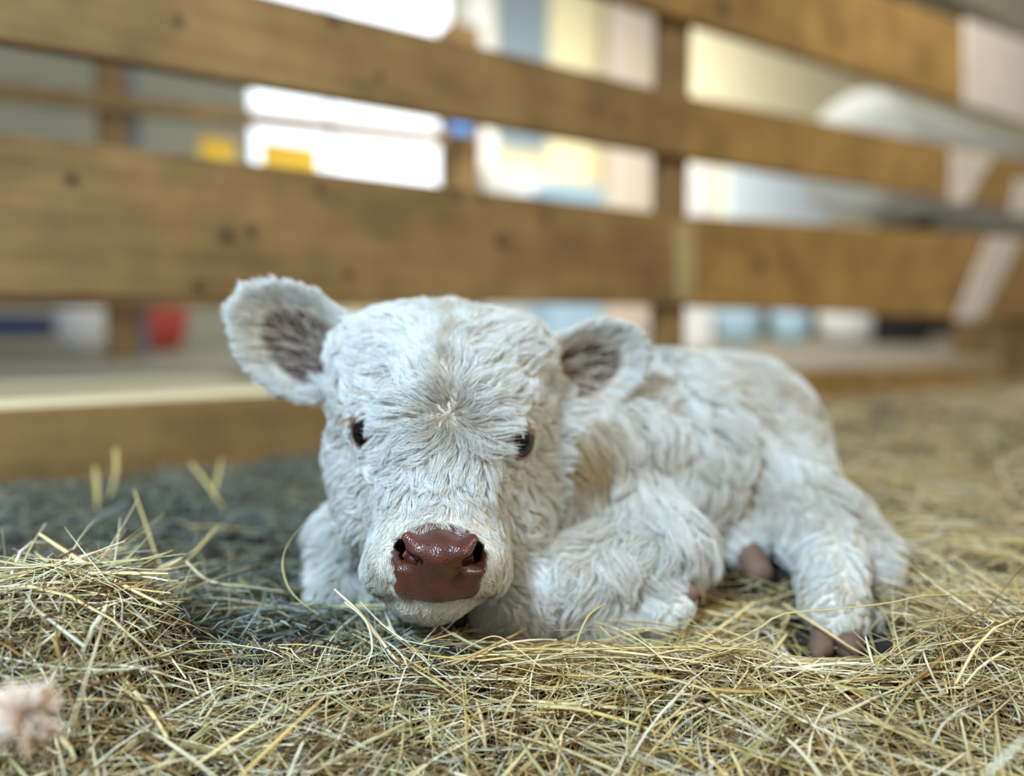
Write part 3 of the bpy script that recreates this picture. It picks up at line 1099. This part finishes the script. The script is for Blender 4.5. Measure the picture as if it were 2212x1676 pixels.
# -- head
P = roots(t_head, int(95000 * FUR), np.where(t_face, 1.0, 0.15))
px, py = project(P)
keep = ~((nose_gap(px, py) < -4) & (P[:, 1] < 0.665)) & (eye_gap(P) > 0.0168)
keep &= np.linalg.norm(P - WHORL, axis=1) > 0.0016
P = P[keep]
px, py = px[keep], py[keep]
dn = np.clip(nose_gap(px, py), 0, 999) + np.where(P[:, 1] > .66, 60, 0)
eg = eye_gap(P)
ln = np.interp(dn, [0, 30, 90, 200, 320], [0.0045, 0.0070, 0.016, 0.028, 0.033])
ln *= np.interp(py, [1270, 1300, 1345], [1, .6, .5])
ln *= np.interp(eg, [0.012, 0.03, 0.045], [0.35, 0.6, 1.0])
wd = np.linalg.norm(P - WHORL, axis=1)
ln *= np.interp(wd, [0, .02, .06], [0.8, 1.15, 1.0])
ln *= np.interp(py, [640, 720, 800], [0.75, 0.9, 1.0])
ln *= 1 + 0.35 * np.exp(-(((px - 1050) / 50) ** 2 + ((py - 945) / 45) ** 2))
lift = np.interp(wd, [0, .015, .04, .08], [0.5, 0.75, 0.80, 0.60])
lift = np.where(dn < 60, 0.30, lift)
cl = np.interp(dn, [0, 60, 150], [0.2, 0.5, 0.80]) * rng.uniform(0.75, 1.1, len(P))
cl *= np.interp(py, [640, 760, 850], [0.7, .85, 1])
cl *= np.interp(wd, [.004, .016], [.3, 1])
S, near = grow(P, 'head', ln, lift, np.clip(cl * 1.1, 0, .96), 15, np.full(len(P), 0.9), lock=75, lockw=.48 * sstep(wd, .004, .022), vary=.34, base=.0015)
md = px - (968 - 0.03 * (903 - py))
tan = 0.5 * np.exp(-(md / 13) ** 2) * sstep(py, 660, 720) * sstep(py, 900, 870) + 0.35 * np.exp(-(((px - 965) / 70) ** 2 + ((py - 668) / 26) ** 2)) + 0.55 * np.exp(-wd / 0.012)  # tan parting and crown, plus shade painted in at the whorl
tan += np.interp(dn, [0, 40, 90], [0.5, 0.22, 0]) * rng.random(len(P))
cc = shade(len(P), near, tan)
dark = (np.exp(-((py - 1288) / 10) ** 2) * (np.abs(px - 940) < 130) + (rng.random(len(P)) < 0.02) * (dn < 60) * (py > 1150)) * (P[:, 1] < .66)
cc *= (1 - 0.5 * np.exp(-(wd / 0.017) ** 2))[:, None]  # strands darkened to paint the whorl's shade
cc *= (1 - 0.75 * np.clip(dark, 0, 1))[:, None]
rad = np.interp(ln, [.005, .02], [0.00013, 0.00019])
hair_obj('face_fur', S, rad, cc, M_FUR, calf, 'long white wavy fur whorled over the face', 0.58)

# -- crown tuft sticking up
P = roots(t_head * (np.linalg.norm(tcen - at(955, 668, .765), axis=1) < 0.026), int(1100 * FUR), 1.0)
S, near = grow(P, 'head', rng.uniform(.010, .036, len(P)) * rng.uniform(.5, 1, len(P)), rng.uniform(.5, 2.4, len(P)), np.full(len(P), .8), 12, np.full(len(P), 1.2), lock=30, lockw=.3, vary=1.0)
hair_obj('crown_tuft', S, np.full(len(P), .00016), shade(len(P), near, 0.3 * rng.random(len(P))), M_FUR, calf, 'short yellowish tuft standing on the crown')

# -- ears
P = roots(t_ear, int(30000 * FUR), np.where(ear_in(tcen) > 0.3, 0.085, 1.0))
ein = ear_in(P) > 0.3
rim = np.zeros(len(P))
for (B_, R_, Lg, hw, local) in EARS:
    s_, t_, h_, w_ = local(P)
    rim = np.maximum(rim, (s_ > 0) * (s_ < 1.1) * np.clip(np.abs(t_) / np.maximum(w_, 1e-3), 0, 1.1))
ln = np.where(ein, rng.uniform(.022, .042, len(P)), 0.017)
lift = np.where(ein, 0.5, 0.35)
S, near = grow(P, 'ear', ln, lift, np.where(ein, .8, .45), 14, np.full(len(P), 0.5), wave=0.8, lock=50, vary=.15)
cc = shade(len(P), near, 0.12 + 0.15 * rng.random(len(P)) + 0.35 * ein)
hair_obj('ear_fur', S, np.where(ein, .00016, .00017), cc, M_FUR, calf, 'cream fringe of hair round and inside the ears')

# -- body and legs
bmask = ~t_ear & ~t_head & (tcen[:, 2] > -0.03)
P = roots(bmask, int(85000 * FUR), np.where(t_face, 1.0, 0.30))
hoofs = [at(1805, 1395, .67), at(1490, 1285, .695), at(1636, 1240, .78)]
ln = np.interp(P[:, 2], [0.0, 0.06, 0.12], [0.018, 0.030, 0.037])
for h_ in hoofs:
    ln = ln * np.interp(np.linalg.norm(P - h_, axis=1), [0.01, 0.06], [0.35, 1.0])
fl = sstep(seg_dist(P, at(1450, 1200, .74), at(1080, 1320, .70)), 0.085, 0.06)
ln = ln * (1 + 0.55 * fl)
S, near = grow(P, 'body', ln, np.full(len(P), 0.75), rng.uniform(.65, .95, len(P)), 16, np.full(len(P), 0.9), wave=1.3, lock=180, lockw=.45, vary=.35, base=.002)
px, py = project(P)
st = 0.10 + sstep(wob(P, 22, 11, 1)[:, 0], 0.0, 0.8) * 0.28
st += 0.75 * np.exp(-(((px - 1235) / 75) ** 2 + ((py - 1000) / 110) ** 2)) + 0.22 * np.exp(-(((px - 1330) / 130) ** 2 + ((py - 1150) / 90) ** 2))
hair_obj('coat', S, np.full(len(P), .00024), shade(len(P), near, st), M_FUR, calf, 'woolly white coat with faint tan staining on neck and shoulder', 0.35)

# -- eyelashes, on each upper lid
for i, (c, e) in enumerate(EYES):
    sx = -1 if i == 0 else 1
    Rr = axes(e, (0, 0, 1))
    lash = []
    for k in range(46):
        a = rng.uniform(0.30, 0.70) * math.pi
        b = c + e * 0.016 + (Rr[1] * math.sin(a) * 0.0135 + Rr[2] * math.cos(a) * 0.0135)
        L_ = rng.uniform(0.012, 0.024)
        d0 = unit(e * 0.8 + np.array([sx * 1.3, 0.2, 0.45]) + rng.normal(0, .12, 3))
        lash.append([b + d0 * L_ * s_ + np.array([0, 0, -0.55 * L_ * s_ ** 2]) for s_ in np.linspace(0, 1, 8)])
    lash = np.array(lash)
    hair_obj('eyelashes', lash, np.full(len(lash), .00014), np.tile(srgb(168, 134, 98), (len(lash), 1)), M_FUR, LIDS[i], 'pale brown eyelashes')

# ------------------------------------------------------------------ ground and hay
def ground_h(x, y):
    h = 0.006 * np.sin(x * 9 + 1.3) * np.sin(y * 7 + 0.4) + 0.004 * np.sin(x * 23 + y * 17)
    h = h - 0.012 * np.exp(-(((x + 0.25) / .18) ** 2 + ((y - .80) / .10) ** 2))
    h = h + 0.066 * np.exp(-(((x + 0.37) / .085) ** 4 + ((y - 0.565) / .075) ** 2))           # hay mound, near left
    h = h + 0.006 * np.exp(-(((x + 0.55) / .25) ** 2 + ((y - 1.05) / .16) ** 2))
    h = h - 0.030 * np.exp(-(((x - 0.16) / .32) ** 4 + ((y - .70) / .075) ** 4))              # the calf's bed
    h = h - 0.010 * np.exp(-(((x - 0.27) / .08) ** 2 + ((y - .61) / .05) ** 2))
    # the hay bed ends in a bank that falls toward the lens
    t = np.clip((0.622 - y) / 0.13, 0, 2.0)
    return h - 0.022 - 0.095 * t * np.minimum(t + 0.35, 1)


gx = np.concatenate([np.linspace(-3, -.8, 30), np.linspace(-.78, .9, 180), np.linspace(.95, 5.0, 60)])
gy = np.concatenate([np.linspace(-1.0, .25, 12), np.linspace(.27, 1.5, 140), np.linspace(1.55, 5.0, 50)])
GX, GY = np.meshgrid(gx, gy, indexing='ij')
behind = (np.stack([GX, GY, 0 * GX], -1) - F_A) @ F_N
GZ = np.where(behind > 0.15, -0.04, ground_h(GX, GY))
GV = np.stack([GX, GY, GZ], -1).reshape(-1, 3)
ii = np.arange(len(gx) * len(gy)).reshape(len(gx), len(gy))
GF = np.stack([ii[:-1, :-1], ii[1:, :-1], ii[1:, 1:], ii[:-1, 1:]], -1).reshape(-1, 4)
m, N, L, B = new_mat('soil')
geo = N.new('ShaderNodeNewGeometry')
n1 = N.new('ShaderNodeTexNoise')
n1.inputs['Scale'].default_value = 90
n1.inputs['Detail'].default_value = 6
L.new(geo.outputs['Position'], n1.inputs['Vector'])
rp = N.new('ShaderNodeValToRGB')
rp.color_ramp.elements[0].position, rp.color_ramp.elements[1].position = .35, .7
rp.color_ramp.elements[0].color = (*srgb(16, 14, 10), 1)
rp.color_ramp.elements[1].color = (*srgb(52, 46, 32), 1)
L.new(n1.outputs['Fac'], rp.inputs['Fac'])
L.new(rp.outputs[0], B.inputs['Base Color'])
B.inputs['Roughness'].default_value = 0.9
bp = N.new('ShaderNodeBump')
bp.inputs['Distance'].default_value = 0.004
L.new(n1.outputs['Fac'], bp.inputs['Height'])
L.new(bp.outputs[0], B.inputs['Normal'])
ground = tag(mesh_np('ground', GV, GF, m), 'dark soil floor of the pen under the hay', 'ground', kind='structure')

M_HAY = attr_mat('hay_stem', 0.50, 0.35, 0.10)
PAL = np.array([srgb(232, 212, 154), srgb(244, 232, 194), srgb(218, 190, 122), srgb(186, 180, 126), srgb(158, 126, 76), srgb(228, 222, 196), srgb(110, 80, 48)])


def tubes(paths, width, flat, twist):
    """(n,K,3) centre lines -> vertices and quads of flattened tapering stems"""
    n, K, _ = paths.shape
    T = unit(np.gradient(paths, axis=1))
    S = unit(np.cross(T, np.array([0, 0, 1.0]) + 0.0 * T))
    U = np.cross(S, T)
    a = twist[:, None] * np.linspace(-.5, .5, K)[None] + rng.uniform(-.6, .6, n)[:, None]
    S2 = S * np.cos(a)[..., None] + U * np.sin(a)[..., None]
    U2 = np.cross(S2, T)
    s = np.linspace(0, 1, K)
    prof = (0.45 + 0.55 * np.sin(np.clip(s * 1.1 + .05, 0, 1) * math.pi) ** .5)[None, :, None]
    w = width[:, None, None] * prof
    t = w * flat[:, None, None]
    ring = np.stack([paths + S2 * w, paths + U2 * t, paths - S2 * w, paths - U2 * t], 2)      # n,K,4,3
    V = ring.reshape(-1, 3)
    base = (np.arange(n) * K * 4)[:, None, None] + (np.arange(K - 1) * 4)[None, :, None]
    q = np.arange(4)
    q2 = (q + 1) % 4
    F = np.stack([base + q, base + q2, base + q2 + 4, base + q + 4], -1).reshape(-1, 4)
    return V, F


def scatter(n, cx, cy, lmean, lsig, wlo, whi, pile, pitch, K=7, kap=5.0):
    L_ = np.clip(np.exp(rng.normal(math.log(lmean), lsig, n)), 0.012, 0.32)
    az = rng.uniform(0, 2 * math.pi, n)
    kh = rng.normal(0, kap, n) * np.minimum(1, 0.08 / L_)
    kink = (rng.random(n) < 0.22) * rng.normal(0, 0.8, n)
    kpos = rng.uniform(0.3, 0.7, n)
    p0 = rng.normal(0, pitch, n)
    kv = rng.normal(-1.0, 2.5, n)
    s = np.linspace(-.5, .5, K)
    ds = L_ / (K - 1)
    ang = az[:, None] + kh[:, None] * L_[:, None] * s + kink[:, None] * (s[None] + .5 > kpos[:, None])
    pit = p0[:, None] + kv[:, None] * L_[:, None] * s
    stepv = np.stack([np.cos(ang) * np.cos(pit), np.sin(ang) * np.cos(pit), np.sin(pit)], -1) * ds[:, None, None]
    rel = np.cumsum(stepv, 1)
    rel -= rel[:, K // 2:K // 2 + 1]
    c = np.stack([cx, cy, ground_h(cx, cy) + pile * rng.random(n) ** 0.8], -1)
    pts = c[:, None] + rel
    gh = ground_h(pts[..., 0], pts[..., 1]) + 0.001 + 0.3 * (c[:, 2] - ground_h(cx, cy))[:, None]
    pts[..., 2] = np.maximum(pts[..., 2], gh)
    w = rng.uniform(wlo, whi, n) * rng.uniform(.5, 1, n)
    # leave out what would run through the calf, the fence or the lens
    d = BODY.sample(pts)
    ok = d.min(1) > -0.001
    inb = ((pts > BODY.lo) & (pts < BODY.lo + BODY.h * (BODY.n - 1))).all(-1).any(1)
    ok = ok | ~inb
    ok &= (((pts - F_A) @ F_N) < -0.006).all(1)
    px, py = project(pts.reshape(-1, 3))
    px, py = px.reshape(pts.shape[:2]), py.reshape(pts.shape[:2])
    # nothing may stand up across the face
    face = ((px > 780) & (px < 1130) & (py < 1340) & (pts[..., 1] < 0.62)).any(1)
    face |= ((px > 640) & (px <= 780) & (py < 1290) & (pts[..., 1] < 0.72)).any(1)
    face |= ((px > 1725) & (px < 1895) & (py < 1420) & (pts[..., 1] < 0.72)).any(1) & (rng.random(n) < .72)
    face |= ((px > 1590) & (px < 1670) & (py < 1240) & (pts[..., 1] < 0.80)).any(1)
    hi_ = ((pts[..., 1] < 0.62) & (pts[..., 2] > 0.030 + 0.075 * (px < 400))).any(1)
    if pile > 0.0245:
        hi_ |= ((px > 415) & (px < 700) & (py < 1375) & (pts[..., 1] < 0.66)).any(1)
        hi_ |= ((px > 1000) & (px < 1700) & (py < 1380) & (pts[..., 1] < 0.66)).any(1) & (rng.random(n) < .93)
        hi_ |= ((px > 1700) & (px < 1920) & (py < 1412) & (pts[..., 1] < 0.66)).any(1) & (rng.random(n) < .93)
    # the hollow on the left holds chaff, not hay
    if pile > 0.0245:
        mx_, my_ = pts[:, K // 2, 0], pts[:, K // 2, 1]
        hollow = (mx_ < -0.03 - 0.5 * np.maximum(my_ - .62, 0)) & (my_ > 0.585) & ~((mx_ < -0.27) & (my_ < 0.64))
        ok &= ~hollow | (rng.random(n) < 0.10)
    ok &= ~face & ~hi_ & (np.linalg.norm(pts - CAM, axis=-1).min(1) > 0.2)
    return pts[ok], w[ok]


def hay_colors(n, warm, K, pal=PAL):
    """a tone per stem; warm (n,) 0 grey green .. 1 straw yellow"""
    p_w = np.array([.30, .20, .22, .08, .10, .06, .04])
    p_c = np.array([.10, .14, .06, .26, .14, .20, .10])
    u = rng.random(n)
    cw = np.searchsorted(np.cumsum(p_w / p_w.sum()), u).clip(0, 6)
    cc_ = np.searchsorted(np.cumsum(p_c / p_c.sum()), u).clip(0, 6)
    pick = np.where(rng.random(n) < warm, cw, cc_)
    c = pal[pick] * rng.uniform(0.72, 1.05, (n, 1))
    return np.repeat(c, K * 4, axis=0)


def add_hay(name, sets, label, cat, mat=None):
    Vs, Fs, Cs, off = [], [], [], 0
    for pts, w, flat, warm in sets:
        n, K, _ = pts.shape
        V, F = tubes(pts, w, np.full(n, flat) * rng.uniform(.6, 1.4, n), rng.normal(0, 1.6, n))
        Vs.append(V)
        Fs.append(F + off)
        off += len(V)
        Cs.append(hay_colors(n, warm, K))
    o = mesh_np(name, np.concatenate(Vs), np.concatenate(Fs), mat or M_HAY, colors=np.concatenate(Cs))
    return tag(o, label, cat, kind='stuff')


def frustum(n, y0, y1, margin=1.12, power=1.0):
    y = y0 + (y1 - y0) * rng.random(n) ** power
    x = (rng.random(n) * 2 - 1) * y * (W_PX / 2 / FPX) * margin
    return x, y


def warmth(x, y):
    return np.clip(0.55 + 0.55 * np.tanh((x + 0.02) / .20) - 0.15 * (y > .7), 0.05, 0.97)


sets = []
# close foreground, fine and dense
x, y = frustum(int(8000 * HAY), 0.46, 0.74, 1.15, 0.9)
pts, w = scatter(len(x), x, y, 0.100, 0.50, 0.0004, 0.0014, 0.032, 0.16, K=9, kap=7.0)
sets.append((pts, w, .45, warmth(pts[:, 4, 0], pts[:, 4, 1])))
x, y = frustum(int(1500 * HAY), 0.48, 0.72, 1.1)
pts, w = scatter(len(x), x, y, 0.14, 0.35, 0.0012, 0.0026, 0.034, 0.10)
sets.append((pts, w, .25, warmth(pts[:, 3, 0], pts[:, 3, 1])))
# round the calf and to the right
x, y = frustum(int(6000 * HAY), 0.70, 1.35, 1.1)
pts, w = scatter(len(x), x, y, 0.10, 0.5, 0.0007, 0.0018, 0.030, 0.16)
k_ = (pts[:, 3, 0] > -0.20) | (rng.random(len(pts)) < 0.22)
pts, w = pts[k_], w[k_]
sets.append((pts, w, .4, warmth(pts[:, 3, 0], pts[:, 3, 1])))
x, y = frustum(int(5000 * HAY), 1.3, 3.4, 1.1)
k_ = x > 0.1
x, y = x[k_], y[k_]
pts, w = scatter(len(x), x, y, 0.15, 0.4, 0.0015, 0.0030, 0.035, 0.2)
sets.append((pts, w, .4, np.full(len(pts), .85)))
add_hay('hay', sets, 'loose dry yellow hay spread over the pen floor round the calf', 'hay')

# grey green chaff heaped between the hay and the fence on the left
sets = []
x = rng.uniform(-1.15, -0.02, int(19000 * HAY))
y = rng.uniform(0.58, 1.55, int(19000 * HAY))
pts, w = scatter(len(x), x, y, 0.028, 0.5, 0.0005, 0.0019, 0.024, 0.30, K=4)
sets.append((pts, w, .4, np.full(len(pts), .02)))
PAL_SAVE = PAL.copy()
PAL[:] = np.array([srgb(176, 166, 124), srgb(138, 146, 132), srgb(130, 132, 100), srgb(104, 112, 100), srgb(84, 84, 66), srgb(158, 166, 158), srgb(62, 60, 46)])
add_hay('chaff', sets, 'heap of fine grey green chaff by the lowest fence board', 'chaff')
PAL[:] = PAL_SAVE


# ------------------------------------------------------------------ single straws that stand out
def catmull(Q, n):
    Q = np.array(Q)
    Q = np.concatenate([[2 * Q[0] - Q[1]], Q, [2 * Q[-1] - Q[-2]]])
    out = []
    m_ = len(Q) - 3
    for tt in np.linspace(0, m_ - 1e-6, n):
        i = int(tt)
        f = tt - i
        p0, p1, p2, p3 = Q[i:i + 4]
        out.append(.5 * ((2 * p1) + (-p0 + p2) * f + (2 * p0 - 5 * p1 + 4 * p2 - p3) * f ** 2 + (-p0 + 3 * p1 - 3 * p2 + p3) * f ** 3))
    return np.array(out)


def straw(pix, width, col, label, flat=.4, name='straw', n=18):
    """pix: (px, py, Y) along the stem"""
    Q = np.array([at(*p) for p in pix])
    path = catmull(Q, n)[None]
    V, F = tubes(path, np.array([width]), np.array([flat]), np.array([rng.normal(0, .8)]))
    c = np.tile(np.array(col) * rng.uniform(.94, 1.04), (len(V), 1))
    o = mesh_np(name, V, F, M_HAY, colors=c)
    return tag(o, label, 'straw')


Y1, Y2, Y3, Y4 = srgb(222, 206, 150), srgb(206, 186, 118), srgb(190, 176, 120), srgb(226, 218, 186)
straw([(1540, 1402, .60), (1630, 1362, .605), (1690, 1326, .61), (1800, 1316, .61), (1920, 1302, .62), (2000, 1286, .62), (2110, 1288, .63), (2230, 1300, .64)], .0019, Y3,
      'long bent straw lying across in front of the near hind foot')
straw([(1232, 1440, .60), (1248, 1380, .61), (1268, 1335, .62), (1290, 1314, .625), (1310, 1304, .63)], .0011, Y3,
      'thin curved straw standing up in front of the folded front leg')
straw([(1108, 1400, .60), (1240, 1402, .60), (1400, 1398, .60), (1530, 1396, .605), (1612, 1388, .61)], .0014, Y2,
      'straight straw lying along the foot of the folded front leg')
straw([(1345, 1362, .63), (1400, 1357, .63), (1450, 1366, .63), (1500, 1380, .63)], .0014, Y1,
      'short pale straw end just under the knee of the front leg')
straw([(1296, 1352, .625), (1318, 1374, .62), (1346, 1398, .615)], .0018, Y3,
      'short thick green tinged straw leaning at the front leg')
straw([(1180, 1450, .585), (1110, 1395, .59), (1066, 1374, .59), (1010, 1398, .59), (950, 1440, .585)], .0013, Y1,
      'straw bent into a peak just under the chin, right of it')
straw([(1870, 1375, .62), (1882, 1420, .60), (1896, 1460, .59)], .0013, Y4,
      'pale straw poking up beside the outer claw of the hind foot')
straw([(1785, 1455, .59), (1850, 1452, .59), (1910, 1446, .59)], .0012, Y4, 'short pale straw lying level below the hind foot')
straw([(1945, 1185, .90), (1985, 1168, .90), (2034, 1148, .91)], .0042, Y4, 'broad pale straw on the hay behind the hock')
straw([(290, 1058, .80), (318, 1140, .77), (345, 1215, .74), (388, 1290, .72)], .0019, Y2, 'long leaning straw in front of the chaff heap')
straw([(470, 1138, .80), (436, 1176, .77), (403, 1212, .75)], .0022, Y2, 'short straw leaning to cross the long one by the chaff heap')
straw([(402, 1212, .68), (440, 1248, .68), (480, 1262, .68), (540, 1268, .69), (612, 1278, .70)], .0032, Y4, 'thick pale curved blade lying before the chaff heap')
straw([(296, 1264, .66), (340, 1232, .67), (392, 1206, .69)], .0030, Y4, 'broad pale straw slanting over the dark hollow')
straw([(204, 1008, 1.06), (209, 1050, 1.05), (211, 1104, 1.02)], .0040, Y2, 'upright blurred straw before the lowest board, far left')
straw([(250, 968, 1.08), (250, 1020, 1.06), (236, 1075, 1.03)], .0038, Y2, 'taller blurred straw standing against the lowest board')
straw([(412, 1000, 1.06), (445, 1040, 1.04), (482, 1096, 1.0)], .0038, Y2, 'blurred straw leaning left against the lowest board')
straw([(478, 990, 1.08), (470, 1030, 1.06), (462, 1078, 1.02)], .0036, Y2, 'blurred straw crossing the left leaning one at the board')
straw([(655, 1132, .66), (624, 1172, .655), (610, 1215, .65), (622, 1265, .645), (650, 1300, .64), (690, 1328, .635)], .0013, Y3,
      'thin straw curling up beside the far front leg')
straw([(722, 1272, .60), (772, 1318, .60), (810, 1366, .595), (850, 1418, .59), (872, 1446, .58)], .0020, Y4, 'pale ribbon of straw running down below the far front leg')
straw([(778, 1300, .61), (830, 1352, .605), (880, 1388, .60), (930, 1432, .59)], .0017, Y4, 'second pale ribbon of straw under the chin, left of it')
straw([(744, 1300, .59), (790, 1340, .585), (804, 1396, .58), (792, 1440, .57)], .0012, Y4, 'narrow pale straw hooked downward left of the chin')
straw([(1160, 1526, .548), (1240, 1530, .548), (1320, 1548, .545), (1390, 1570, .54), (1440, 1592, .535)], .0022, Y2, 'broad yellow blade lying level in the near hay')
straw([(1370, 1558, .545), (1420, 1508, .56), (1470, 1480, .57), (1500, 1460, .575)], .0011, Y1, 'thin yellow straw slanting up beyond the broad yellow blade')
straw([(1810, 1527, .55), (1900, 1560, .54), (2000, 1592, .53), (2084, 1614, .525), (2108, 1660, .51)], .0017, Y3, 'long straw bent down sharply at its near end')
straw([(2130, 1672, .40), (2170, 1634, .40), (2230, 1576, .40)], .0021, Y4, 'pale blurred blade at the edge of the near hay')
straw([(1590, 1660, .515), (1620, 1610, .53), (1690, 1568, .54), (1760, 1552, .545), (1830, 1540, .55)], .0013, Y3, 'grey green straw arching over the dark gap')
straw([(1670, 1630, .525), (1694, 1590, .53), (1736, 1532, .54)], .0011, srgb(126, 98, 60), 'thin brown stalk sticking up from the near hay')
straw([(1872, 1466, .58), (1880, 1520, .56), (1890, 1580, .54), (1884, 1640, .52)], .0011, Y1, 'thin straw running straight toward the lens below the hind foot')
straw([(700, 1652, .51), (820, 1592, .53), (960, 1560, .54), (1110, 1520, .55)], .0015, Y2, 'long yellow straw rising across the near hay')
straw([(420, 1390, .59), (500, 1392, .59), (580, 1405, .585), (612, 1420, .58)], .0012, Y4, 'pale straw arched along the right foot of the hay mound')


# ------------------------------------------------------------------ dried flower head close to the lens
fc = at(55, 1548, .40)
head = empty('dried_flower', fc, 'blurred pinkish dried flower head at the near left corner', 'flower')
M_PETAL = plain('dry_petal', srgb(222, 204, 184), 0.7, noise=.15, scale=120)
pv, pf = [], []
for k in range(130):
    d0 = unit(rng.normal(0, 1, 3) + np.array([0, 0, .3]))
    a_ = axes(d0, rng.normal(0, 1, 3))
    L_, W_ = rng.uniform(.013, .022), rng.uniform(.0020, .0036)
    b0 = len(pv)
    for s_, w_ in ((.003, .4), (.5 * L_ + .003, 1), (L_, .7), (L_ + .002, .15)):
        mid = fc + a_[0] * s_ + a_[1] * (0.10 * s_ * s_ / L_)
        pv += [mid - a_[2] * W_ * w_, mid + a_[1] * W_ * .3, mid + a_[2] * W_ * w_, mid - a_[1] * W_ * .3]
    for r_ in range(3):
        for q in range(4):
            pf.append((b0 + r_ * 4 + q, b0 + r_ * 4 + (q + 1) % 4, b0 + r_ * 4 + 4 + (q + 1) % 4, b0 + r_ * 4 + 4 + q))
mesh_np('petals', np.array(pv), np.array(pf), M_PETAL, head)
path = catmull(np.array([fc, fc + np.array([.010, .004, -.035]), fc + np.array([.014, .02, -.09])]), 10)[None]
V, F = tubes(path, np.array([.0016]), np.array([.8]), np.array([0.]))
mesh_np('stem', V, F, M_HAY, head, colors=np.tile(srgb(150, 128, 88), (len(V), 1)))
